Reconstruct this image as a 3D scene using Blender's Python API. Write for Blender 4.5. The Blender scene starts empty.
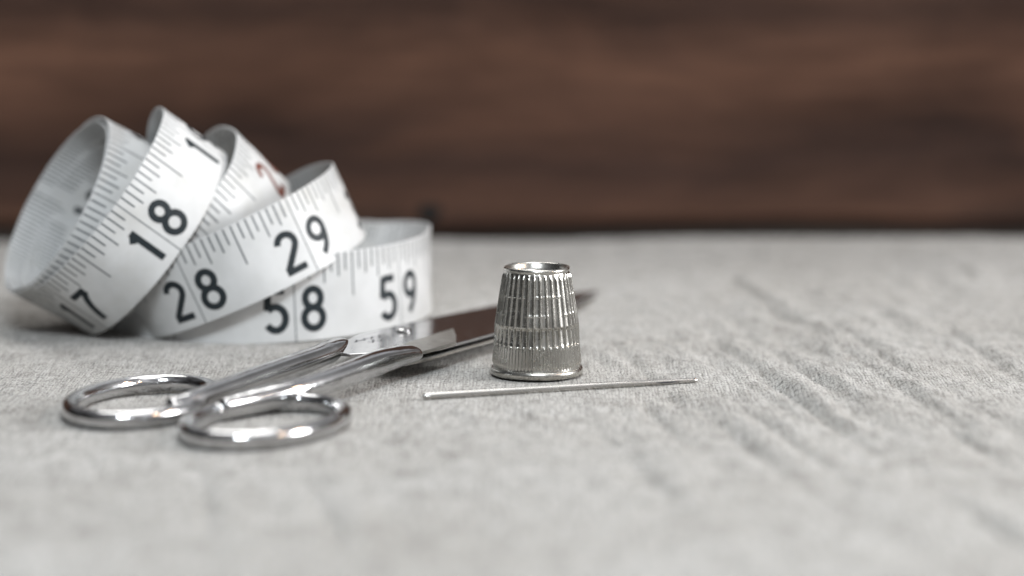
import bpy, bmesh, math, random
import numpy as np
from mathutils import Vector, Matrix, Quaternion

S = 0.001                      # everything below is written in millimetres
SC = bpy.context.scene
COL = SC.collection
rng = np.random.default_rng(7)
random.seed(7)

# ------------------------------------------------------------------ camera
CAM_H, PITCH = 93.0, 8.34
cam_d = bpy.data.cameras.new('camera')
cam = bpy.data.objects.new('camera', cam_d)
COL.objects.link(cam)
cam.location = (0, 0, CAM_H * S)
cam.rotation_euler = (math.radians(90 - PITCH), 0, 0)
cam_d.lens = 100.0
cam_d.sensor_width = 36.0
cam_d.clip_start = 0.02
cam_d.clip_end = 50.0
cam_d.dof.use_dof = True
cam_d.dof.focus_distance = 0.526
cam_d.dof.aperture_fstop = 8.0
cam_d.dof.aperture_blades = 0
SC.camera = cam

# ------------------------------------------------------------------ world and lamps
W = bpy.data.worlds.new('World')
SC.world = W
W.use_nodes = True
nt = W.node_tree
nt.nodes.clear()
wo = nt.nodes.new('ShaderNodeOutputWorld')
bg = nt.nodes.new('ShaderNodeBackground')
tc = nt.nodes.new('ShaderNodeTexCoord')
sx = nt.nodes.new('ShaderNodeSeparateXYZ')
rp = nt.nodes.new('ShaderNodeValToRGB')
nt.links.new(tc.outputs['Generated'], sx.inputs[0])
mr = nt.nodes.new('ShaderNodeMapRange')
mr.inputs['From Min'].default_value = -1
mr.inputs['From Max'].default_value = 1
nt.links.new(sx.outputs['Z'], mr.inputs['Value'])
nt.links.new(mr.outputs[0], rp.inputs[0])
e = rp.color_ramp.elements
e[0].position = 0.45; e[0].color = (0.05, 0.045, 0.04, 1)
e[1].position = 1.0; e[1].color = (0.62, 0.63, 0.66, 1)
k = rp.color_ramp.elements.new(0.62); k.color = (0.36, 0.35, 0.34, 1)
k = rp.color_ramp.elements.new(0.75); k.color = (0.62, 0.63, 0.65, 1)
pn = nt.nodes.new('ShaderNodeTexNoise')      # furniture and walls of the room, seen only in the metal
pn.inputs['Scale'].default_value = 2.6
pn.inputs['Detail'].default_value = 2.5
nt.links.new(tc.outputs['Generated'], pn.inputs['Vector'])
pr = nt.nodes.new('ShaderNodeValToRGB')
nt.links.new(pn.outputs[0], pr.inputs[0])
pr.color_ramp.elements[0].position = 0.40; pr.color_ramp.elements[0].color = (0.34, 0.33, 0.32, 1)
pr.color_ramp.elements[1].position = 0.60; pr.color_ramp.elements[1].color = (1.5, 1.5, 1.52, 1)
pm = nt.nodes.new('ShaderNodeMix')
pm.data_type = 'RGBA'; pm.blend_type = 'MULTIPLY'
pm.inputs[0].default_value = 1.0
nt.links.new(rp.outputs[0], pm.inputs[6])
nt.links.new(pr.outputs[0], pm.inputs[7])
xr = nt.nodes.new('ShaderNodeMapRange')      # background dimmed on the left, added to darken the tape coil and its shadow
xr.inputs['From Min'].default_value = -0.9
xr.inputs['From Max'].default_value = 0.7
xr.inputs['To Min'].default_value = 0.08
xr.inputs['To Max'].default_value = 1.35
nt.links.new(sx.outputs['X'], xr.inputs['Value'])
px_ = nt.nodes.new('ShaderNodeMix')
px_.data_type = 'RGBA'; px_.blend_type = 'MULTIPLY'
px_.inputs[0].default_value = 1.0
nt.links.new(pm.outputs[2], px_.inputs[6])
nt.links.new(xr.outputs[0], px_.inputs[7])
nt.links.new(px_.outputs[2], bg.inputs['Color'])
bg.inputs['Strength'].default_value = 0.72
nt.links.new(bg.outputs[0], wo.inputs[0])


def area(name, loc, target, sx_, sy_, power, color):
    d = bpy.data.lights.new(name, 'AREA')
    d.shape = 'ELLIPSE'
    d.size, d.size_y = sx_, sy_
    d.energy = power
    d.color = color
    o = bpy.data.objects.new(name, d)
    COL.objects.link(o)
    o.location = loc
    v = Vector(target) - Vector(loc)
    o.rotation_euler = v.to_track_quat('-Z', 'Y').to_euler()
    return o


area('window_light', (0.03, -0.02, 0.46), (-0.01, 0.40, 0), 0.24, 0.15, 3.9, (0.89, 0.955, 1.0))
area('added_side_light', (0.75, 0.44, 0.27), (0.04, 0.50, 0), 0.26, 0.26, 5.6, (0.99, 0.99, 1.0))  # lamp added low on the right to bring out the cloth creases
area('back_window_light', (-0.12, 1.08, 0.80), (0.0, 0.50, 0), 0.50, 0.36, 3.0, (1.0, 0.985, 0.96))
area('ceiling_light', (0.20, 0.60, 1.1), (0.0, 0.52, 0), 0.8, 0.5, 3.6, (1.0, 0.985, 0.96))
area('warm_lamp', (0.50, 0.55, 0.42), (-0.04, 0.47, 0), 0.030, 0.030, 0.28, (1.0, 0.66, 0.40))
area('warm_lamp', (0.52, 0.28, 0.40), (-0.04, 0.47, 0), 0.028, 0.028, 0.25, (1.0, 0.66, 0.40))

vs = SC.view_settings
vs.view_transform = 'Standard'
vs.look = 'None'
vs.exposure = 0.0
vs.gamma = 1.0
SC.display_settings.display_device = 'sRGB'
SC.cycles.max_bounces = 8
SC.cycles.glossy_bounces = 6


# ------------------------------------------------------------------ helpers
def cam_ray(px, py):
    f = 2844.44
    c, s = math.cos(math.radians(PITCH)), math.sin(math.radians(PITCH))
    a, b = (px - 512) / f, (288 - py) / f
    return np.array([a, c + b * s, -s + b * c])


def spot(px, py, z=0.0):
    """point of the table plane (height z, mm) seen at this pixel"""
    r = cam_ray(px, py)
    t = (z - CAM_H) / r[2]
    return np.array([0, 0, CAM_H]) + t * r


def mesh_obj(name, verts, faces, mat, parent=None, smooth=True, sharp=None):
    me = bpy.data.meshes.new(name)
    me.from_pydata([tuple(float(c) * S for c in v) for v in verts], [], [tuple(int(i) for i in f) for f in faces])
    me.materials.append(mat)
    me.validate()
    if smooth:
        me.polygons.foreach_set('use_smooth', [True] * len(me.polygons))
        if sharp:
            me.set_sharp_from_angle(angle=math.radians(sharp))
    o = bpy.data.objects.new(name, me)
    COL.objects.link(o)
    if parent:
        o.parent = parent
    return o


def thing(name, label, cat, loc=(0, 0, 0), group=None):
    o = bpy.data.objects.new(name, None)
    o.empty_display_size = 0.01
    COL.objects.link(o)
    o.location = tuple(c * S for c in loc)
    o['label'] = label
    o['category'] = cat
    if group:
        o['group'] = group
    return o


def tag(o, label, cat):
    o['label'] = label
    o['category'] = cat


def new_mat(name):
    m = bpy.data.materials.new(name)
    m.use_nodes = True
    return m, m.node_tree, m.node_tree.nodes['Principled BSDF']


def node(t, kind, **kw):
    n = t.nodes.new(kind)
    for k_, v in kw.items():
        if k_ in n.inputs:
            n.inputs[k_].default_value = v
        else:
            setattr(n, k_, v)
    return n


def coords(t, scale):
    tcn = t.nodes.new('ShaderNodeTexCoord')
    mp = t.nodes.new('ShaderNodeMapping')
    mp.inputs['Scale'].default_value = scale
    t.links.new(tcn.outputs['Object'], mp.inputs['Vector'])
    return mp.outputs[0]


def ramp(t, src, stops):
    r = t.nodes.new('ShaderNodeValToRGB')
    el = r.color_ramp.elements
    while len(el) < len(stops):
        el.new(0.5)
    for q, (p, c) in zip(el, stops):
        q.position = p
        q.color = (*c, 1) if len(c) == 3 else c
    t.links.new(src, r.inputs[0])
    return r.outputs[0]


def mixc(t, fac, a, b, mode='MIX'):
    m = t.nodes.new('ShaderNodeMix')
    m.data_type = 'RGBA'
    m.blend_type = mode
    for idx, x in ((0, fac), (6, a), (7, b)):
        if isinstance(x, (int, float)):
            m.inputs[idx].default_value = x
        elif isinstance(x, tuple):
            m.inputs[idx].default_value = (*x, 1) if len(x) == 3 else x
        else:
            t.links.new(x, m.inputs[idx])
    return m.outputs[2]


def math_n(t, op, a, b=None, c=None):
    m = t.nodes.new('ShaderNodeMath')
    m.operation = op
    for i, x in enumerate((a, b, c)):
        if x is None:
            continue
        if isinstance(x, (int, float)):
            m.inputs[i].default_value = x
        else:
            t.links.new(x, m.inputs[i])
    return m.outputs[0]


# ------------------------------------------------------------------ materials
def linen_material():
    m, t, p = new_mat('linen')
    # warp and weft threads, about 0.5 mm apart, irregular
    wob = node(t, 'ShaderNodeTexNoise', Scale=260.0, Detail=2.0)
    t.links.new(coords(t, (1, 1, 1)), wob.inputs['Vector'])
    sep = t.nodes.new('ShaderNodeSeparateXYZ')
    t.links.new(coords(t, (1, 1, 1)), sep.inputs[0])
    wv = math_n(t, 'MULTIPLY', math_n(t, 'SUBTRACT', wob.outputs[0], 0.5), 0.0011)
    kx = math_n(t, 'MULTIPLY', math_n(t, 'ADD', sep.outputs['X'], wv), 2 * math.pi / 0.00060)
    ky = math_n(t, 'MULTIPLY', math_n(t, 'ADD', sep.outputs['Y'], wv), 2 * math.pi / 0.00064)
    sxn = math_n(t, 'SINE', kx)
    syn = math_n(t, 'SINE', ky)
    weave = math_n(t, 'MULTIPLY', sxn, syn)
    warp = math_n(t, 'ABSOLUTE', math_n(t, 'SINE', math_n(t, 'MULTIPLY', kx, 0.5)))
    weft = math_n(t, 'ABSOLUTE', math_n(t, 'SINE', math_n(t, 'MULTIPLY', ky, 0.5)))
    # slubs: streaks along each thread direction
    sl1 = node(t, 'ShaderNodeTexNoise', Scale=1.0, Detail=3.0, Roughness=0.6)
    t.links.new(coords(t, (1500, 130, 1)), sl1.inputs['Vector'])
    sl2 = node(t, 'ShaderNodeTexNoise', Scale=1.0, Detail=3.0, Roughness=0.6)
    t.links.new(coords(t, (130, 1400, 1)), sl2.inputs['Vector'])
    fleck = node(t, 'ShaderNodeTexNoise', Scale=1.0, Detail=2.0, Roughness=0.5)
    t.links.new(coords(t, (1900, 900, 1)), fleck.inputs['Vector'])
    big = node(t, 'ShaderNodeTexNoise', Scale=22.0, Detail=4.0)
    t.links.new(coords(t, (1, 1, 1)), big.inputs['Vector'])
    c1 = ramp(t, sl1.outputs[0], [(0.32, (0.36, 0.345, 0.323)), (0.52, (0.58, 0.568, 0.547)), (0.72, (0.69, 0.682, 0.668))])
    c2 = ramp(t, sl2.outputs[0], [(0.32, (0.62, 0.62, 0.61)), (0.55, (0.95, 0.95, 0.95)), (0.75, (1.0, 1.0, 1.0))])
    col = mixc(t, 0.8, c1, c2, 'MULTIPLY')
    fl = ramp(t, fleck.outputs[0], [(0.34, (0.27, 0.26, 0.25)), (0.46, (0.92, 0.92, 0.915)), (0.6, (1, 1, 1))])
    col = mixc(t, 0.85, col, fl, 'MULTIPLY')
    bgc = ramp(t, big.outputs[0], [(0.3, (0.80, 0.78, 0.755)), (0.7, (1.0, 1.0, 1.0))])
    mot = node(t, 'ShaderNodeTexNoise', Scale=1.0, Detail=4.0, Roughness=0.65)
    t.links.new(coords(t, (190, 120, 1)), mot.inputs['Vector'])
    col = mixc(t, 0.8, col, ramp(t, mot.outputs[0], [(0.34, (0.66, 0.645, 0.625)), (0.5, (0.95, 0.945, 0.935)), (0.68, (1, 1, 1))]), 'MULTIPLY')
    col = mixc(t, 0.8, col, bgc, 'MULTIPLY')
    gap_shade = math_n(t, 'MULTIPLY', ramp(t, warp, [(0.0, (0.5, 0.5, 0.5)), (0.45, (1, 1, 1))]), ramp(t, weft, [(0.0, (0.6, 0.6, 0.6)), (0.45, (1, 1, 1))]))
    col = mixc(t, 0.75, col, gap_shade, 'MULTIPLY')          # shade in the gaps between the yarns, painted into the colour
    t.links.new(col, p.inputs['Base Color'])
    p.inputs['Roughness'].default_value = 0.95
    p.inputs['Specular IOR Level'].default_value = 0.15
    p.inputs['Sheen Weight'].default_value = 0.25
    p.inputs['Sheen Roughness'].default_value = 0.5
    hh = math_n(t, 'ADD', math_n(t, 'MULTIPLY', weave, 0.32), math_n(t, 'ADD', math_n(t, 'MULTIPLY', warp, 0.22), math_n(t, 'MULTIPLY', weft, 0.25)))
    hh = math_n(t, 'ADD', hh, math_n(t, 'MULTIPLY', sl1.outputs[0], 1.1))
    hh = math_n(t, 'ADD', hh, math_n(t, 'MULTIPLY', fleck.outputs[0], 1.0))
    b = node(t, 'ShaderNodeBump', Strength=0.9, Distance=0.0003)
    t.links.new(hh, b.inputs['Height'])
    t.links.new(b.outputs[0], p.inputs['Normal'])
    return m


def wood_material():
    m, t, p = new_mat('dark_wood')
    n1 = node(t, 'ShaderNodeTexNoise', Scale=1.0, Detail=6.0, Roughness=0.6, Distortion=0.6)
    t.links.new(coords(t, (12, 1, 30)), n1.inputs['Vector'])
    n2 = node(t, 'ShaderNodeTexNoise', Scale=1.0, Detail=3.0, Roughness=0.5)
    t.links.new(coords(t, (11, 1, 26)), n2.inputs['Vector'])
    n3 = node(t, 'ShaderNodeTexNoise', Scale=1.0, Detail=4.0, Roughness=0.7)
    t.links.new(coords(t, (30, 1, 420)), n3.inputs['Vector'])
    sp = t.nodes.new('ShaderNodeSeparateXYZ')
    t.links.new(coords(t, (1, 1, 1)), sp.inputs[0])
    zz = math_n(t, 'ADD', sp.outputs['Z'], math_n(t, 'MULTIPLY', math_n(t, 'SUBTRACT', n1.outputs[0], 0.5), 0.038))
    zz = math_n(t, 'MULTIPLY', zz, 1 / 0.125)
    c = ramp(t, zz, [(0.00, (0.046, 0.028, 0.022)), (0.07, (0.083, 0.045, 0.032)), (0.17, (0.044, 0.026, 0.021)), (0.25, (0.083, 0.044, 0.031)),
                     (0.35, (0.136, 0.071, 0.048)), (0.47, (0.054, 0.031, 0.024)), (0.6, (0.118, 0.062, 0.042)), (0.8, (0.04, 0.022, 0.017)), (1.0, (0.08, 0.042, 0.03))])
    c2 = ramp(t, n2.outputs[0], [(0.32, (0.62, 0.61, 0.61)), (0.50, (0.95, 0.94, 0.93)), (0.68, (1.24, 1.2, 1.16))])
    c = mixc(t, 0.9, c, c2, 'MULTIPLY')
    c3 = ramp(t, n3.outputs[0], [(0.35, (0.6, 0.6, 0.6)), (0.6, (1, 1, 1))])
    c = mixc(t, 0.6, c, c3, 'MULTIPLY')
    t.links.new(c, p.inputs['Base Color'])
    p.inputs['Roughness'].default_value = 0.7
    p.inputs['Specular IOR Level'].default_value = 0.08
    b = node(t, 'ShaderNodeBump', Strength=0.4, Distance=0.0006)
    t.links.new(n3.outputs[0], b.inputs['Height'])
    t.links.new(b.outputs[0], p.inputs['Normal'])
    return m


def metal(name, col, rough, var=0.06, scale=900.0, bump=0.0, bscale=1500.0, tint=None):
    m, t, p = new_mat(name)
    p.inputs['Metallic'].default_value = 1.0
    n = node(t, 'ShaderNodeTexNoise', Scale=scale, Detail=4.0, Roughness=0.6)
    t.links.new(coords(t, (1, 1, 1)), n.inputs['Vector'])
    r = t.nodes.new('ShaderNodeMapRange')
    r.inputs['From Min'].default_value = 0.3
    r.inputs['From Max'].default_value = 0.7
    r.inputs['To Min'].default_value = max(0.01, rough - var)
    r.inputs['To Max'].default_value = rough + var
    t.links.new(n.outputs[0], r.inputs['Value'])
    t.links.new(r.outputs[0], p.inputs['Roughness'])
    lo = tint or tuple(c * 0.8 for c in col)
    n2 = node(t, 'ShaderNodeTexNoise', Scale=scale * 0.4, Detail=5.0, Roughness=0.7)
    t.links.new(coords(t, (1, 1, 1)), n2.inputs['Vector'])
    t.links.new(ramp(t, n2.outputs[0], [(0.35, lo), (0.6, col)]), p.inputs['Base Color'])
    if bump:
        n3 = node(t, 'ShaderNodeTexNoise', Scale=bscale, Detail=3.0)
        t.links.new(coords(t, (1, 1, 1)), n3.inputs['Vector'])
        b = node(t, 'ShaderNodeBump', Strength=bump, Distance=0.0001)
        t.links.new(n3.outputs[0], b.inputs['Height'])
        t.links.new(b.outputs[0], p.inputs['Normal'])
    return m


def tape_material():
    m, t, p = new_mat('white_tape')
    n = node(t, 'ShaderNodeTexNoise', Scale=160.0, Detail=4.0)
    t.links.new(coords(t, (1, 1, 1)), n.inputs['Vector'])
    t.links.new(ramp(t, n.outputs[0], [(0.35, (0.545, 0.55, 0.548)), (0.65, (0.61, 0.615, 0.615))]), p.inputs['Base Color'])
    st = node(t, 'ShaderNodeTexNoise', Scale=45.0, Detail=6.0, Roughness=0.7)
    t.links.new(coords(t, (1, 1, 1)), st.inputs['Vector'])
    src = p.inputs['Base Color'].links[0].from_socket      # handling marks and a little yellowing
    t.links.new(mixc(t, 0.9, src, ramp(t, st.outputs[0], [(0.30, (0.88, 0.865, 0.83)), (0.48, (1, 1, 1)), (0.8, (1, 1, 1))]), 'MULTIPLY'), p.inputs['Base Color'])
    p.inputs['Roughness'].default_value = 0.42
    p.inputs['Specular IOR Level'].default_value = 0.4
    n2 = node(t, 'ShaderNodeTexNoise', Scale=2600.0, Detail=2.0)
    t.links.new(coords(t, (1, 1, 1)), n2.inputs['Vector'])
    b = node(t, 'ShaderNodeBump', Strength=0.12, Distance=0.00006)
    t.links.new(n2.outputs[0], b.inputs['Height'])
    t.links.new(b.outputs[0], p.inputs['Normal'])
    return m


def ink(name, col):
    m, t, p = new_mat(name)
    n = node(t, 'ShaderNodeTexNoise', Scale=1800.0, Detail=3.0)
    t.links.new(coords(t, (1, 1, 1)), n.inputs['Vector'])
    t.links.new(ramp(t, n.outputs[0], [(0.3, tuple(c * 0.75 for c in col)), (0.7, tuple(c * 1.3 for c in col))]), p.inputs['Base Color'])
    p.inputs['Roughness'].default_value = 0.5
    p.inputs['Specular IOR Level'].default_value = 0.25
    return m


M_LINEN = linen_material()
M_WOOD = wood_material()
M_CHROME = metal('polished_chrome', (0.64, 0.64, 0.645), 0.14, 0.06, 140)
M_BLADE = metal('brushed_blade_steel', (0.58, 0.58, 0.59), 0.17, 0.04, 500)
M_SHANK = metal('nickel_shank', (0.70, 0.69, 0.66), 0.2, 0.05, 400)
M_SILVER = metal('tarnished_silver', (0.56, 0.55, 0.515), 0.26, 0.05, 420, 0.0, 2600, (0.46, 0.45, 0.42))
M_LAP = metal('matt_lap_steel', (0.47, 0.465, 0.44), 0.38, 0.06, 900)
M_NEEDLE = metal('needle_steel', (0.54, 0.53, 0.51), 0.26, 0.02, 300, tint=(0.49, 0.485, 0.465))
M_TAPE = tape_material()
M_INK = ink('black_ink', (0.018, 0.024, 0.028))
M_TICK = ink('grey_ink', (0.075, 0.085, 0.092))
M_RED = ink('red_brown_ink', (0.15, 0.050, 0.035))
M_ETCH = ink('dark_etching', (0.03, 0.03, 0.035))


# ------------------------------------------------------------------ linen cloth
def vnoise(x, y, sx_, sy_, ang, seed):
    """smooth value noise, cell sizes sx_ by sy_ mm, rotated"""
    r = np.random.default_rng(seed)
    n = 256
    g = r.standard_normal((n, n))
    c, s = math.cos(ang), math.sin(ang)
    u = (x * c + y * s) / sx_ + 100
    v = (-x * s + y * c) / sy_ + 100
    i, j = np.floor(u).astype(int), np.floor(v).astype(int)
    fu, fv = u - i, v - j
    fu = fu * fu * fu * (fu * (fu * 6 - 15) + 10)
    fv = fv * fv * fv * (fv * (fv * 6 - 15) + 10)
    g00 = g[i % n, j % n]; g10 = g[(i + 1) % n, j % n]
    g01 = g[i % n, (j + 1) % n]; g11 = g[(i + 1) % n, (j + 1) % n]
    return (g00 * (1 - fu) + g10 * fu) * (1 - fv) + (g01 * (1 - fu) + g11 * fu) * fv


CREASES = [  # pixel strokes of the visible creases, width mm, depth mm
    ([(705, 333), (745, 360), (785, 388), (830, 424), (880, 456)], 2.2, 0.75),
    ([(728, 276), (760, 300), (800, 330)], 2.2, 0.4),
    ([(770, 345), (815, 378), (862, 404)], 2.0, 0.45),
    ([(900, 395), (945, 425), (1010, 465)], 2.2, 0.4),
    ([(600, 335), (640, 368), (690, 412)], 1.8, 0.3),
    ([(930, 488), (975, 515), (1040, 560)], 2.6, 0.7),
    ([(690, 398), (740, 440), (800, 490)], 2.6, 0.4),
    ([(820, 318), (862, 345), (925, 384)], 2.0, 0.35),
    ([(590, 420), (640, 470), (700, 540)], 3.0, 0.35),
    ([(300, 470), (330, 520), (345, 570)], 3.0, 0.45),
    ([(190, 440), (205, 500), (215, 575)], 2.5, 0.3),
    ([(655, 340), (720, 392), (800, 452), (910, 528)], 2.0, 0.28),
    ([(770, 300), (860, 362), (960, 425), (1040, 470)], 2.0, 0.28),
    ([(560, 330), (592, 352), (640, 398), (690, 450)], 1.8, 0.22),
    ([(880, 290), (950, 332), (1030, 380)], 2.2, 0.28),
]


def cloth_height(x, y):
    a = math.radians(9)
    right = 1 / (1 + np.exp(-(x - 2) / 20.0))
    xw = x + 3.0 * vnoise(x, y, 30, 45, 0, 21)
    def folds(sx_, sy_, ang, seed, p):
        n = vnoise(xw, y, sx_, sy_, ang, seed) + 0.3 * vnoise(xw, y, sx_ * .45, sy_ * .5, ang, seed + 1)
        return np.exp(-(np.abs(n) / p))
    patch = 0.5 + 0.5 * np.tanh(1.4 * vnoise(x, y, 26, 40, 0.2, 31))
    z = 0.34 * vnoise(xw, y, 7, 44, a, 1) * (0.3 + 0.7 * right)
    z += 0.20 * vnoise(xw, y, 3.6, 18, a + 0.1, 2) * (0.3 + 0.7 * right)
    z += 0.60 * vnoise(x, y, 26, 70, a - 0.1, 3) * (0.25 + 0.75 * right)
    z -= 0.80 * folds(10, 75, a, 11, 0.22) * (0.15 + 0.85 * right) * patch
    z -= 0.65 * folds(5.5, 38, a + 0.12, 13, 0.22) * (0.2 + 0.8 * right) * (1 - 0.6 * patch)
    z -= 0.20 * folds(12, 8, 0.4, 15, 0.2) * (0.2 + 0.8 * right)
    z += 0.09 * vnoise(x, y, 2.0, 5.0, a + 0.3, 4)
    z += 0.05 * vnoise(x, y, 14, 3.0, 0.1, 5)
    z *= 0.95 - 0.62 / (1 + np.exp((y - 450) / 14.0))
    for pts, w, d in CREASES:
        P = [spot(px, py)[:2] for px, py in pts]
        best = np.full(x.shape, 1e9)
        far = np.zeros(x.shape)
        tot = sum(np.hypot(*(P[q + 1] - P[q])) for q in range(len(P) - 1))
        run = 0.0
        side = np.zeros(x.shape)
        for q in range(len(P) - 1):
            A, B = P[q], P[q + 1]
            ab = B - A
            L = np.hypot(*ab)
            tt = np.clip(((x - A[0]) * ab[0] + (y - A[1]) * ab[1]) / L ** 2, 0, 1)
            dx, dy = x - A[0] - tt * ab[0], y - A[1] - tt * ab[1]
            dd = np.hypot(dx, dy)
            sgn = (dx * ab[1] - dy * ab[0]) / L
            up = dd < best
            best = np.where(up, dd, best)
            side = np.where(up, sgn, side)
            far = np.where(up, (run + tt * L) / tot, far)
            run += L
        fade = np.sin(math.pi * np.clip(far, 0.0, 1.0)) ** 0.45 * (0.75 + 0.25 * np.sin(far * 9 + w))
        z += 2.4 * (1 - 0.5 / (1 + np.exp((y - 440) / 12.0))) * fade * d * (-np.exp(-(best / (0.5 * w)) ** 2) + 0.8 * np.exp(-(np.hypot(side + 1.6 * w, np.maximum(best - abs(side), 0)) / w) ** 2))
    z = z * (1 - 0.9 / (1 + np.exp(-(y - 692) / 8.0)))
    z += 0.55 * vnoise(x, y, 55, 40, 0, 41) / (1 + np.exp(-(y - 690) / 8.0))
    # lie flat where things rest on it
    for cx, cy, r in ((4.6, 522, 15), (-24, 535, 22), (-52, 480, 32), (-68, 575, 46), (-10, 570, 24), (10, 605, 14), (-15.8, 497.4, 7), (9, 506.5, 16), (34, 515.5, 8), (22, 511, 9), (-3, 502, 10)):
        z = z * (1 - 0.92 * np.exp(-(np.hypot(x - cx, y - cy) / r) ** 4))
    return z


def lin_spread(edges):
    out = []
    for a, b, st in edges:
        out += list(np.arange(a, b, st))
    return np.array(out + [edges[-1][1]])


gx = lin_spread([(-330, -130, 4), (-130, 150, 0.8), (150, 330, 4)])
gy = lin_spread([(120, 330, 2.5), (330, 640, 0.9), (640, 721.5, 2.5)])
X, Y = np.meshgrid(gx, gy)
Z = cloth_height(X, Y)
# the far hem lifts a little towards the board on the left
nx, ny = len(gx), len(gy)
V = np.stack([X, Y, Z], -1).reshape(-1, 3)
idx = np.arange(nx * ny).reshape(ny, nx)
Fq = np.stack([idx[:-1, :-1], idx[:-1, 1:], idx[1:, 1:], idx[1:, :-1]], -1).reshape(-1, 4)
me = bpy.data.meshes.new('linen_cloth')
me.vertices.add(len(V))
me.vertices.foreach_set('co', (V * S).ravel())
me.loops.add(Fq.size)
me.loops.foreach_set('vertex_index', Fq.ravel())
me.polygons.add(len(Fq))
me.polygons.foreach_set('loop_start', np.arange(0, Fq.size, 4))
me.polygons.foreach_set('loop_total', np.full(len(Fq), 4))
me.polygons.foreach_set('use_smooth', np.ones(len(Fq), bool))
me.update(calc_edges=True)
me.materials.append(M_LINEN)
cloth = bpy.data.objects.new('linen_cloth', me)
COL.objects.link(cloth)
tag(cloth, 'light grey linen cloth with soft creases spread under the sewing tools', 'cloth')


# loose fibres standing off the weave near the needle and thimble
fv, ff = [], []
r2 = np.random.default_rng(5)
for q in range(520):
    x0, y0 = r2.uniform(-115, 95), r2.uniform(455, 610)
    if abs(x0 + 20) < 75 and 455 < y0 < 545 and r2.random() < 0.5:
        continue
    L, an, cv = r2.uniform(0.8, 3.4), r2.uniform(0, 2 * math.pi), r2.normal(0, 0.7)
    hgt, rad_ = r2.uniform(0.05, 0.40), r2.uniform(0.018, 0.034)
    P = []
    for k_ in range(6):
        tt = k_ / 5
        a_ = an + cv * tt
        P.append((x0 + L * tt * math.cos(a_), y0 + L * tt * math.sin(a_)))
    P = np.array(P)
    zz = cloth_height(P[:, 0], P[:, 1]) + 0.03 + hgt * np.sin(np.linspace(0.05, r2.uniform(1.6, 3.1), 6))
    b0 = len(fv)
    for k_ in range(6):
        d_ = P[min(k_ + 1, 5)] - P[max(k_ - 1, 0)]
        d_ = d_ / (np.linalg.norm(d_) + 1e-9)
        for ax in range(3):
            w_ = ax * 2.0944
            fv.append((P[k_, 0] - d_[1] * rad_ * math.cos(w_), P[k_, 1] + d_[0] * rad_ * math.cos(w_), zz[k_] + rad_ * math.sin(w_)))
    for k_ in range(5):
        for ax in range(3):
            n_ = (ax + 1) % 3
            ff.append((b0 + 3 * k_ + ax, b0 + 3 * k_ + n_, b0 + 3 * k_ + 3 + n_, b0 + 3 * k_ + 3 + ax))
M_FIBRE, _t, _p = new_mat('fibre')
_n = node(_t, 'ShaderNodeTexNoise', Scale=90.0)
_t.links.new(ramp(_t, _n.outputs[0], [(0.4, (0.30, 0.29, 0.28)), (0.6, (0.66, 0.66, 0.65))]), _p.inputs['Base Color'])
_p.inputs['Roughness'].default_value = 0.8
fib = mesh_obj('loose_fibres', fv, ff, M_FIBRE, cloth)
fib['kind'] = 'stuff'

# ------------------------------------------------------------------ wooden board behind
def board():
    x0, x1, z0, z1 = -420, 420, 1.2, 118
    n = 60
    vs_, fs = [], []
    prof = [(725, z0 + 3), (726.5, z0), (749, z0), (749, z1), (725, z1)]
    for i in range(n + 1):
        x = x0 + (x1 - x0) * i / n
        wob = 1.3 / (1 + math.exp(-(x - 25) / 15)) + 0.5 * math.sin(x * 0.031) + 0.35 * math.sin(x * 0.083 + 1)
        for k_, (y, z) in enumerate(prof):
            vs_.append((x, y, z + (wob if k_ < 3 else 0)))
    m_ = len(prof)
    for i in range(n):
        for k_ in range(m_):
            a, b = i * m_ + k_, i * m_ + (k_ + 1) % m_
            fs.append((a, b, b + m_, a + m_))
    fs.append(tuple(range(m_ - 1, -1, -1)))
    fs.append(tuple(n * m_ + q for q in range(m_)))
    o = mesh_obj('wooden_board', vs_, fs, M_WOOD, smooth=False)
    tag(o, 'dark brown wooden board standing upright behind the cloth', 'board')
    return o


board_o = board()
M_KNOT = ink('dark_knot', (0.010, 0.008, 0.007))
kc = cam_ray(430, 213); tk = 724.8 / kc[1]
kx, kz = kc[0] * tk, CAM_H + kc[2] * tk
vs_, fs = [(kx, 724.7, kz)], []
for i in range(20):
    a = i / 20 * 2 * math.pi
    r = 2.9 * (1 + 0.15 * math.sin(3 * a))
    vs_.append((kx + r * math.cos(a), 724.8, kz + r * 0.9 * math.sin(a)))
for i in range(20):
    fs.append((0, 1 + (i + 1) % 20, 1 + i))
mesh_obj('wood_knot', vs_, fs, M_KNOT, board_o)

# ------------------------------------------------------------------ tape measure
TW, TT = 16.0, 0.42


def rotv(w):
    w = np.array(w)
    th = np.linalg.norm(w)
    q = Quaternion(Vector(w / th), th)
    return q


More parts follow.
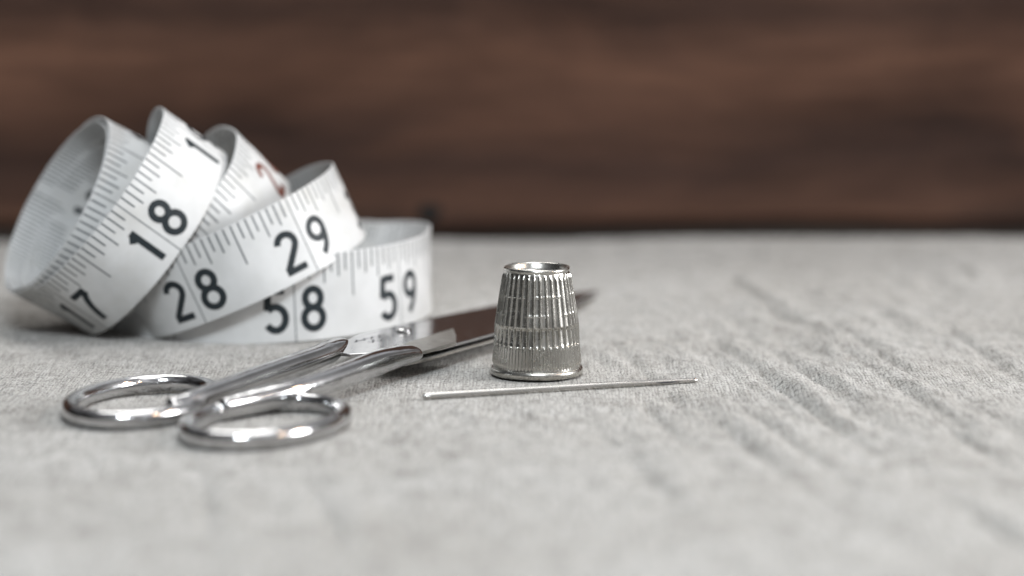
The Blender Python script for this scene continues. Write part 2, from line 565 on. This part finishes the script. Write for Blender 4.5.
# turn index: centre x,y,z ; rotation vector ; radius ; inch at the front
RINGS = {
    -3: ((-81.6, 577.9, 20.0), (-0.979, 0.548, 1.15), 17.5, 2.6),
    -2: ((-86.2, 575.8, 22.1), (-0.979, 0.548, 1.15), 19.3, 7.2),
    -1: ((-85.99, 575.2, 22.25), (-0.979, 0.548, 1.15), 20.13, 12.7),
    0: ((-78.377, 573.897, 24.05), (-0.787, 0.583, 1.159), 24.357, 18.0),
    1: ((-66.305, 577.967, 20.646), (-0.749, 0.39, 1.175), 20.967, 22.95),
    2: ((-56.071, 577.611, 16.34), (-0.327, 0.315, 1.382), 25.033, 28.5),
    3: ((-51.33, 591.85, 8.86), (-0.025, 0.028, 0.962), 34.32, 58.5),
}
RC = {k_: np.array(v[0]) for k_, v in RINGS.items()}
RQ = {}
for k_, v in RINGS.items():
    RQ[k_] = rotv(v[1])
    if k_ - 1 in RQ and RQ[k_].dot(RQ[k_ - 1]) < 0:
        RQ[k_] = -RQ[k_]
HOLD = {-3: 0.27, -2: 0.27, -1: 0.27, 0: 0.27, 1: 0.27, 2: 0.30, 3: 0.30}


def ring_frame(t):
    k0 = int(math.floor(t))
    k0 = max(-3, min(2, k0))
    f = t - k0
    a, b = HOLD[k0], 1 - HOLD[k0 + 1]
    w = min(1, max(0, (f - a) / (b - a)))
    w = w * w * w * (w * (w * 6 - 15) + 10)
    C = RC[k0] * (1 - w) + RC[k0 + 1] * w
    R = RINGS[k0][2] * (1 - w) + RINGS[k0 + 1][2] * w
    R *= 1 - 0.40 * math.exp(-((t - 0.42) / 0.17) ** 2)   # the big turn folds flat over the top
    q = RQ[k0].slerp(RQ[k0 + 1], w)
    m = np.array(q.to_matrix())
    # rows of the fitted matrix are outward normal, print direction, tick side
    if 0.235 < t < 0.8:                              # and slides across towards the next turn behind
        b = min(1, (t - 0.235) / 0.2, (0.8 - t) / 0.25)
        C = C - m[2] * 9.0 * b * b * (3 - 2 * b)
    return C, R, m


def tape_pt(t, v, h=0.0):
    C, R, m = ring_frame(t)
    ph = 2 * math.pi * (t - round(t))
    rad = math.cos(ph) * m[0] + math.sin(ph) * m[1]
    rag = 0.10 * math.sin(t * 41 + 1.0) * math.sin(t * 17) + 0.07 * math.sin(t * 73 + v * 0.12)
    # the last stretch leans outwards
    k2 = min(1, max(0, (t - 3.16) / 0.14))
    cl, sl = math.cos(0.5 * k2), math.sin(0.5 * k2)
    v = v * (1 + 0.08 * min(1, max(0, (t - 2.55) / 0.15)))
    P = C + (R + h + rag) * rad + v * (cl * m[2] + sl * rad)
    P[2] -= TW / 2 * (1 - cl)
    return P


tape = thing('tape_measure', 'white sewing tape measure coiled loosely with black inch numbers', 'tape measure', (-68, 575, 0))
T_OFF = np.array((-68, 575, 0.0))
T0, T1 = -3.46, 3.46
N = 880
prof = [(-TW / 2, TT * .3), (-TW / 2, TT * .7), (-TW / 2 + .12, TT), (0, TT), (TW / 2 - .12, TT), (TW / 2, TT * .7), (TW / 2, TT * .3), (TW / 2 - .12, 0), (0, 0), (-TW / 2 + .12, 0)]
prof = [(v, h - TT) for v, h in prof]
vs_, fs = [], []
for i in range(N + 1):
    t = T0 + (T1 - T0) * i / N
    for v, h in prof:
        vs_.append(tape_pt(t, v, h) - T_OFF)
m_ = len(prof)
for i in range(N):
    for k_ in range(m_):
        a, b = i * m_ + k_, i * m_ + (k_ + 1) % m_
        fs.append((a, b, b + m_, a + m_))
fs.append(tuple(range(m_)))
fs.append(tuple(N * m_ + q for q in range(m_ - 1, -1, -1)))
mesh_obj('tape_ribbon', vs_, fs, M_TAPE, tape, sharp=40)


def turn_of(k_, s):
    return k_ + (s - RINGS[k_][3]) * 25.4 / (2 * math.pi * RINGS[k_][2])


def arc(cx, cy, rx, ry, a0, a1, n=16):
    return [(cx + rx * math.cos(math.radians(a0 + (a1 - a0) * i / n)), cy + ry * math.sin(math.radians(a0 + (a1 - a0) * i / n))) for i in range(n + 1)]


def seg(a, b, n=4):
    return [(a[0] + (b[0] - a[0]) * i / n, a[1] + (b[1] - a[1]) * i / n) for i in range(n + 1)]


GLYPH = {
    '0': [arc(0, 0, 1.75, 3.5, 90, 450, 28)],
    '1': [seg((0.25, 3.95), (0.25, -4.0), 2), seg((-1.05, 2.25), (0.2, 3.35), 2)],
    '2': [arc(0, 1.75, 1.75, 1.75, 172, -38, 16) + seg((1.0, 0.15), (-1.75, -3.2), 5)[0:], seg((-2.15, -3.5), (2.1, -3.5), 4)],
    '3': [arc(-0.1, 1.75, 1.6, 1.75, 150, -80, 14), arc(-0.1, -1.6, 1.8, 1.9, 85, -150, 16)],
    '4': [seg((0.8, 3.6), (0.8, -4.0), 2), seg((0.6, 3.4), (-1.9, -1.5), 4), seg((-2.1, -1.7), (2.1, -1.7), 4)],
    '5': [seg((1.75, 3.5), (-1.15, 3.5), 4), seg((-1.2, 3.9), (-1.5, 0.1), 3), arc(0, -1.4, 1.85, 2.1, 138, -148, 18)],
    '6': [arc(0, -1.6, 1.75, 1.9, 90, 450, 24), arc(1.6, -1.6, 3.35, 5.1, 180, 108, 12)],
    '7': [seg((-1.9, 3.5), (2.1, 3.5), 4), arc(3.2, -3.9, 4.0, 7.4, 109, 178, 12)],
    '8': [arc(0, 1.85, 1.5, 1.65, 90, 450, 24), arc(0, -1.65, 1.8, 1.85, 90, 450, 24)],
    '9': [arc(0, 1.6, 1.75, 1.9, -90, 270, 24), arc(-1.6, 1.6, 3.35, 5.1, 0, -72, 12)],
}


def stroke(path, width, place, lift):
    """flat ribbon of ink along a path; place(x, y, lift) puts it on the tape"""
    P = np.array(path)
    d = np.gradient(P, axis=0)
    if np.allclose(P[0], P[-1]):
        d[0] = d[-1] = P[1] - P[-2]
    d /= np.linalg.norm(d, axis=1)[:, None] + 1e-9
    nn = np.stack([-d[:, 1], d[:, 0]], 1) * width / 2
    L, R_ = P + nn, P - nn
    v, f = [], []
    for a, b in zip(L, R_):
        v += [place(a[0], a[1], lift), place((a[0] + b[0]) / 2, (a[1] + b[1]) / 2, lift), place(b[0], b[1], lift)]
    for i in range(len(P) - 1):
        f += [(3 * i, 3 * i + 1, 3 * i + 4, 3 * i + 3), (3 * i + 1, 3 * i + 2, 3 * i + 5, 3 * i + 4)]
    return v, f


def number(k_, s, mat, inner=False, at=None):
    v, f = [], []
    txt = str(s)
    t_mid = turn_of(k_, s) if at is None else at
    kx_ = 0.62 if inner else 1.08
    per = 2 * math.pi * RINGS[k_][2]
    sgn = -1 if inner else 1
    lift0 = (-TT - 0.03) if inner else 0.03
    for q, ch in enumerate(txt):
        cx = (-3.6, 3.5)[q] if len(txt) == 2 else 3.45
        if ch == '1' and q == 0:
            cx += 0.5
        for g, path in enumerate(GLYPH[ch]):
            def place(x, y, lift, cx=cx):
                return tape_pt(t_mid + sgn * kx_ * (cx + x) / per, -1.95 + y * 1.05 * (0.8 if inner else 1.0), lift) - T_OFF
            vv, ff = stroke(path, 1.30, place, lift0 + sgn * 0.006 * (g + 1))
            f += [tuple(a + len(v) for a in fc) for fc in ff]
            v += vv
    return mesh_obj('inch_number', v, f, mat, tape)


for k_, ss in ((-2, (6, 8)), (-1, (11, 14)), (0, (16, 17, 18, 19, 20)), (1, (22, 24, 25)), (2, (28, 29, 30)), (3, (58, 59, 60))):
    for s in ss:
        number(k_, s, M_RED if s in (12, 24) else M_INK)
for k_, ss in ((-3, range(3, 13)), (-2, range(13, 26)), (-1, range(26, 38)), (0, (44, 46, 50, 52)), (2, (76, 78, 79)), (3, (152, 154))):
    for cm in ss:
        t_cm = k_ + (cm / 2.54 - RINGS[k_][3]) * 25.4 / (2 * math.pi * RINGS[k_][2])
        if T0 + 0.05 < t_cm < T1 - 0.05 and abs(t_cm - k_) < 0.5:
            number(k_, cm % 100, M_INK, inner=True, at=t_cm)

tv, tf = [], []
for inner in (False, True):
    lift = (-TT - 0.022) if inner else 0.022
    for k_ in RINGS:
        per_in = 2 * math.pi * RINGS[k_][2] / 25.4
        s0 = RINGS[k_][3]
        div = 25.4 if inner else 16
        for j in range(math.ceil((s0 - per_in * .49) * div), math.floor((s0 + per_in * .49) * div) + 1):
            s = j / div
            t = turn_of(k_, s)
            if t < T0 + .01 or t > T1 - .01:
                continue
            if inner: ln, wd = (15.9 if j % 10 == 0 else 5.5 if j % 5 == 0 else 4.0), 0.26
            elif j % 16 == 0: ln, wd = 15.9, 0.22
            elif j % 8 == 0: ln, wd = 8.3, 0.30
            elif j % 4 == 0: ln, wd = 5.4, 0.32
            elif j % 2 == 0: ln, wd = 4.4, 0.32
            else: ln, wd = 3.4, 0.32
            h = wd / 2 / (2 * math.pi * RINGS[k_][2])
            b0 = len(tv)
            for q in range(4):
                v = TW / 2 - 0.06 - ln * q / 3
                if ln > 15: v = 7.95 - ln * q / 3
                tv += [tape_pt(t - h, v, lift) - T_OFF, tape_pt(t + h, v, lift) - T_OFF]
            for q in range(3):
                a = b0 + 2 * q
                tf.append((a, a + 2, a + 3, a + 1))
mesh_obj('tick_marks', tv, tf, M_TICK, tape)

# ------------------------------------------------------------------ thimble
TH = np.array((4.6, 522.4, 0.25))
thimble = thing('thimble', 'small ribbed silver thimble standing upright on the cloth behind the needle', 'thimble', TH)
prof_r = [(0.9, 8.35), (1.6, 8.28), (2.0, 8.18), (3.0, 8.12), (4.2, 8.02), (5.6, 7.90), (6.25, 7.84), (6.6, 7.80), (8.2, 7.74), (9.2, 7.70), (9.7, 7.66),
          (10.2, 7.58), (11.0, 7.46), (13.0, 7.15), (15.0, 6.85), (17.0, 6.53), (18.4, 6.30), (19.2, 6.12), (19.6, 6.0)]


def r_at(z):
    zz = [a for a, b in prof_r]
    rr = [b for a, b in prof_r]
    return float(np.interp(z, zz, rr))


NR = 38
NA = NR * 24
rows = list(np.concatenate([np.linspace(0.9, 6.1, 24), np.linspace(6.2, 10.4, 30), np.linspace(10.55, 19.6, 58)]))
wobble = rng.normal(0, 1, (NR,))
vs_, fs = [], []
ph = np.arange(NA) / NA * 2 * math.pi
dent = np.array([np.interp(ph, np.linspace(0, 2 * math.pi, 39), np.append(wobble, wobble[0]))])[0]
for z in rows:
    u = (ph * NR / (2 * math.pi)) % 1.0
    d = np.minimum(u, 1 - u)                      # 0 on the ridge between two panels
    ridge = np.exp(-(d / 0.15) ** 2)              # raised line between two flat panels
    if z < 6.15:                                  # finer ribs of the lower band
        u2 = (ph * NR * 2 / (2 * math.pi)) % 1.0
        w_ = min(1, max(0, (z - 1.9) / 0.5), max(0, (6.2 - z) / 0.12))
        off = (0.23 * np.exp(-((np.minimum(u2, 1 - u2)) / 0.24) ** 2) + 0.08 * ridge) * w_ - 0.15
    else:
        w_ = min(1, max(0, (19.4 - z) / 0.9))
        dish = -0.05 * np.cos(math.pi * (u - 0.5))
        off = (0.27 * ridge + dish) * w_ - 0.08
        for zc in (11.9, 15.3):                   # thin cross ridges
            cr = math.exp(-((z - zc) / 0.13) ** 2)
            off = off + cr * 0.10 * (1 - ridge) * (0.5 + 0.5 * np.sin(ph * 5 + zc * 3 + dent))
        if 6.2 < z < 9.7:                         # deeper panels of the knuckle band
            off = off - 0.30 * (1 - ridge) * min(1, (z - 6.2) / 3.0) * min(1, (9.7 - z) / 0.45)
        off = off + 0.016 * dent
    r = r_at(z) + off
    for a, rr in zip(ph, r):
        vs_.append((rr * math.cos(a), rr * math.sin(a), z))
n_r = len(rows)
for i in range(n_r - 1):
    for j in range(NA):
        k2 = (j + 1) % NA
        fs.append((i * NA + j, i * NA + k2, (i + 1) * NA + k2, (i + 1) * NA + j))
mesh_obj('thimble_body', vs_, fs, M_SILVER, thimble)


def lathe(name, pts, mat, parent, n=128, closed=False, wob=0.0):
    v, f = [], []
    for r, z in pts:
        for j in range(n):
            a = j / n * 2 * math.pi
            v.append((r * math.cos(a), r * math.sin(a), z + wob * math.sin(3 * a + 1)))
    m2 = len(pts)
    for i in range(m2 if closed else m2 - 1):
        for j in range(n):
            k2 = (j + 1) % n
            i2 = (i + 1) % m2
            f.append((i * n + j, i * n + k2, i2 * n + k2, i2 * n + j))
    return mesh_obj(name, v, f, mat, parent)


rimp = [(8.22 + 0.42 * math.cos(a), 0.85 + 0.70 * math.sin(a)) for a in np.linspace(-math.pi, math.pi, 20, endpoint=False)]
lathe('rolled_rim', rimp, M_SILVER, thimble, closed=True, wob=0.06)
lip = [(5.98, 19.45), (6.10, 19.65), (6.12, 19.95), (6.0, 20.2), (5.8, 20.3), (5.55, 20.25), (5.35, 20.0), (5.2, 19.5), (4.9, 18.9), (4.2, 18.5), (3.0, 18.25), (1.5, 18.2), (0.01, 18.2)]
lathe('crown_lip', lip, M_SILVER, thimble, wob=0.05)

# ------------------------------------------------------------------ sewing needle
na, nb = spot(423, 396.5, 0.66), spot(697.5, 380, 0.5)
nd = nb - na
NL = np.linalg.norm(nd)
nd = nd / NL
up = np.array([0, 0, 1.0]); up = up - nd * (up @ nd); up /= np.linalg.norm(up)
sd = np.cross(nd, up)
stn = [(0.0, 0.05, 0.05), (0.08, 0.42, 0.42), (0.35, 0.56, 0.56), (1.5, 0.60, 0.60), (8, 0.63, 0.63), (20, 0.64, 0.64), (32, 0.63, 0.63), (38, 0.60, 0.60),
       (40, 0.57, 0.57), (42, 0.50, 0.47), (45, 0.46, 0.43), (49, 0.45, 0.42), (51.8, 0.44, 0.41), (52.6, 0.40, 0.38), (NL - 0.12, 0.30, 0.30), (NL - 0.03, 0.16, 0.16), (NL, 0.02, 0.02)]
vs_, fs = [], []
for q, (u, ra, rb) in enumerate(stn):
    for j in range(16):
        a = j / 16 * 2 * math.pi
        vs_.append(nd * u + 1.07 * (sd * ra * math.cos(a) + up * (rb * math.sin(a))))
for i in range(len(stn) - 1):
    for j in range(16):
        k2 = (j + 1) % 16
        fs.append((i * 16 + j, i * 16 + k2, (i + 1) * 16 + k2, (i + 1) * 16 + j))
needle = mesh_obj('sewing_needle', vs_, fs, M_NEEDLE)
needle.location = tuple(na * S)
tag(needle, 'thin steel sewing needle lying on the cloth in front of the thimble', 'needle')

# the eye: a narrow slot near the thinner end, on the side towards the camera
ec = []
for j in range(20):
    a = j / 20 * 2 * math.pi
    ec.append((46.8 + 2.4 * math.cos(a), 0.13 * math.sin(a)))
tow = -sd if sd[1] > 0 else sd
ev_ = [nd * u + up * h + tow * 0.505 for u, h in ec]
mesh_obj('needle_eye', ev_, [tuple(range(20))], M_ETCH, needle, smooth=False)

# ------------------------------------------------------------------ scissors
PO = np.array((-24.0, 535.0, 0.0))
UA = math.atan2(0.875, 0.485)
scissors = thing('scissors', 'closed silver scissors with two oval finger rings lying on the cloth', 'scissors', PO)
scissors.rotation_euler = (0, 0, UA)
# local x runs to the tip, local y = -w (to the left of the tip direction)


def sweep(path, sect, closed=False, n=18, power=2.4):
    """tube along path points (u, w, z) with half width / half height per station"""
    P = np.array([(u, -w, z) for u, w, z in path], float)
    m2 = len(P)
    v, f = [], []
    for i in range(m2):
        if closed:
            d = P[(i + 1) % m2] - P[i - 1]
        else:
            d = P[min(i + 1, m2 - 1)] - P[max(i - 1, 0)]
        d /= np.linalg.norm(d)
        s_ = np.cross(d, (0, 0, 1.0)); s_ /= np.linalg.norm(s_)
        u_ = np.cross(s_, d)
        a_, b_ = sect[i] if isinstance(sect, list) else sect
        for j in range(n):
            q = j / n * 2 * math.pi
            cx, cy = math.cos(q), math.sin(q)
            cx = math.copysign(abs(cx) ** (2 / power), cx)
            cy = math.copysign(abs(cy) ** (2 / power), cy)
            v.append(P[i] + s_ * a_ * cx + u_ * b_ * cy)
    for i in range(m2 if closed else m2 - 1):
        i2 = (i + 1) % m2
        for j in range(n):
            k2 = (j + 1) % n
            f.append((i * n + j, i * n + k2, i2 * n + k2, i2 * n + j))
    if not closed:
        f.append(tuple(range(n - 1, -1, -1)))
        f.append(tuple((m2 - 1) * n + q for q in range(n)))
    return v, f


def smooth_path(pts, per=8):
    """Catmull-Rom through stations of any width"""
    P = np.array(pts, float)
    out = []
    for i in range(len(P) - 1):
        p0, p1, p2, p3 = P[max(i - 1, 0)], P[i], P[i + 1], P[min(i + 2, len(P) - 1)]
        for q in range(per):
            t = q / per
            out.append(0.5 * ((2 * p1) + (-p0 + p2) * t + (2 * p0 - 5 * p1 + 4 * p2 - p3) * t * t + (-p0 + 3 * p1 - 3 * p2 + p3) * t ** 3))
    out.append(P[-1])
    return np.array(out)


def merge(*parts):
    v, f = [], []
    for vv, ff in parts:
        f += [tuple(a + len(v) for a in fc) for fc in ff]
        v += list(vv)
    return v, f


def prism(outline, z_lo, z_hi, bevel=0.35):
    """plate from an outline of (u, w); z_lo / z_hi are functions of (u, w); top edge chamfered"""
    O = np.array(outline, float)
    m2 = len(O)
    area_ = 0.5 * np.sum(O[:, 0] * np.roll(O[:, 1], -1) - np.roll(O[:, 0], -1) * O[:, 1])
    if area_ < 0:
        O = O[::-1]
    nrm = np.roll(O, -1, 0) - np.roll(O, 1, 0)
    nrm = np.stack([nrm[:, 1], -nrm[:, 0]], 1)
    nrm /= np.linalg.norm(nrm, axis=1)[:, None]
    I = O - nrm * bevel
    v = [(u, -w, z_lo(u, w)) for u, w in O] + [(u, -w, z_hi(u, w) - bevel * .7) for u, w in O] + [(u, -w, z_hi(u, w)) for u, w in I]
    f = [tuple(range(m2))]
    for L in range(2):
        for i in range(m2):
            j = (i + 1) % m2
            f.append((L * m2 + j, L * m2 + i, (L + 1) * m2 + i, (L + 1) * m2 + j))
    f.append(tuple(2 * m2 + q for q in range(m2 - 1, -1, -1)))
    return v, f


def finger_ring(cu, cw, a_, b_, tilt, z0):
    pts = []
    for i in range(64):
        q = i / 64 * 2 * math.pi
        u, w = a_ * math.cos(q), b_ * math.sin(q)
        pts.append((cu + u * math.cos(tilt) - w * math.sin(tilt), cw + u * math.sin(tilt) + w * math.cos(tilt), z0))
    return sweep(pts, (1.5, 1.62), True, 20, 2.2)


def handle(ring_, shank):
    st = smooth_path(shank, 8)
    sh = sweep([tuple(r[:3]) for r in st], [(r[3], r[4]) for r in st], False, 20, 2.3)
    v, f = merge(ring_, sh)
    o = mesh_obj('handle', v, f, M_CHROME, scissors)
    r = o.modifiers.new('remesh', 'REMESH')
    r.mode = 'VOXEL'
    r.voxel_size = 0.00028
    r.use_smooth_shade = True
    s = o.modifiers.new('smooth', 'SMOOTH')
    s.factor = 0.5
    s.iterations = 10
    return o


handle(finger_ring(-61.5, -11.8, 18.0, 11.6, -0.27, 1.75),
       [(-68, -1.6, 2.4, 1.3, 1.8), (-62, -0.8, 2.6, 1.9, 2.1), (-54, -0.9, 3.0, 2.2, 2.2), (-44, -0.9, 3.5, 2.3, 2.2), (-32, -0.8, 4.1, 2.4, 2.2), (-22, -0.8, 4.7, 2.4, 2.0), (-19.0, -0.9, 5.0, 2.5, 2.0), (-16.8, -0.9, 5.7, 2.3, 1.35), (-15.0, -0.9, 6.2, 1.9, 0.8), (-13.6, -0.9, 6.5, 1.2, 0.4)])
handle(finger_ring(-66.2, 17.0, 17.6, 11.6, -0.11, 1.75),
       [(-64, 6.6, 2.4, 1.3, 1.8), (-58, 7.9, 2.7, 2.0, 2.1), (-50, 10.6, 3.2, 2.3, 2.2), (-42, 12.0, 3.7, 2.3, 2.2), (-32, 12.5, 4.3, 2.4, 2.2), (-23, 12.3, 4.7, 2.6, 2.2), (-16, 11.7, 4.7, 3.0, 2.0), (-12.5, 11.2, 4.6, 3.5, 1.8), (-11.0, 11.0, 4.5, 3.7, 1.7)])


def plate(name, outline, lo, hi, mat, bevel=0.3, sharp=25):
    v, f = prism(outline, lo, hi, bevel)
    return mesh_obj(name, v, f, mat, scissors, sharp=sharp)


def top_z(u):
    return 4.5 - 0.006 * (u + 16) - 0.000195 * max(0, u + 16) ** 2


# upper blade: flat polished lap by the pivot running out to the point
up_out = [(-16.5, 2.2), (-16.4, -1.2), (-12, -4.0), (-6.5, -6.4), (2, -8.4), (9.6, -9.1), (22, -8.9), (40, -8.7), (58, -8.2), (75, -7.3), (89, -5.9), (96.2, -4.4), (95.8, -4.0), (88, -1.6), (78, 1.0), (66, 4.2), (52, 7.6), (36, 10.6), (20, 12.2), (6, 12.7), (-2, 12.8), (-8, 11.0), (-12, 6.0)]
plate('blade', up_out, lambda u, w: top_z(u) - 0.55, lambda u, w: top_z(u), M_BLADE, 0.12)
# lower blade, its bright edge shows in front under the upper one
lo_out = [(-14, 8.0), (-15.5, 13.6), (-8, 14.2), (4.8, 13.7), (18.7, 13.2), (36, 11.3), (53, 8.2), (67, 4.7), (79, 1.5), (89, -1.6), (94, -3.4), (90, -5.0), (60, -4.4), (30, -3.5), (0, -2)]
plate('blade', lo_out, lambda u, w: top_z(u) - 1.5, lambda u, w: top_z(u) - 0.9, M_SHANK, 0.2)
# matt unpolished lap of the front half
sh_out = [(-12.5, 13.2), (-9.5, 8.6), (-4.0, 5.6), (8, 4.6), (19.0, 3.7), (11.5, 8.8), (4.6, 12.75), (-4, 13.3)]
plate('blade_shoulder', sh_out, lambda u, w: top_z(u) - 0.3, lambda u, w: top_z(u) + 0.3 + 0.004 * (u + 4), M_LAP, 0.12)
# pivot screw with a slot
sv, sf = [], []
SU, SW = 13.5, -4.3
zt = top_z(SU)
for r, z in ((1.5, zt - 0.4), (1.5, zt + 0.2), (1.25, zt + 0.4), (0.02, zt + 0.5)):
    for j in range(32):
        a = j / 32 * 2 * math.pi
        sv.append((SU + r * math.cos(a), -SW + r * math.sin(a), z))
for i in range(3):
    for j in range(32):
        k2 = (j + 1) % 32
        sf.append((i * 32 + j, i * 32 + k2, (i + 1) * 32 + k2, (i + 1) * 32 + j))
screw = mesh_obj('pivot_screw', sv, sf, M_CHROME, scissors, sharp=35)
mesh_obj('slot', [(SU - 1.2, -SW - 0.8, zt + .51), (SU - 0.8, -SW - 1.2, zt + .51), (SU + 1.2, -SW + 0.8, zt + .51), (SU + 0.8, -SW + 1.2, zt + .51)], [(0, 1, 2, 3)], M_ETCH, screw)
# stamped maker's scribble, too small to read
ev, ef = [], []
for row, w0 in enumerate((-4.9, -2.6)):
    path = [(u, -w0 + 0.35 * math.sin(u * 2.3 + row) + 0.16 * math.sin(u * 5.3)) for u in np.linspace(-4 + 2 * row, 7 - 2 * row, 60)]
    vv, ff = stroke(path, 0.34, lambda x, y, l: (x, y, top_z(x) + 0.012), 0)
    ef += [tuple(a + len(ev) for a in fc) for fc in ff]
    ev += vv
mesh_obj('stamped_mark', ev, ef, M_ETCH, scissors)
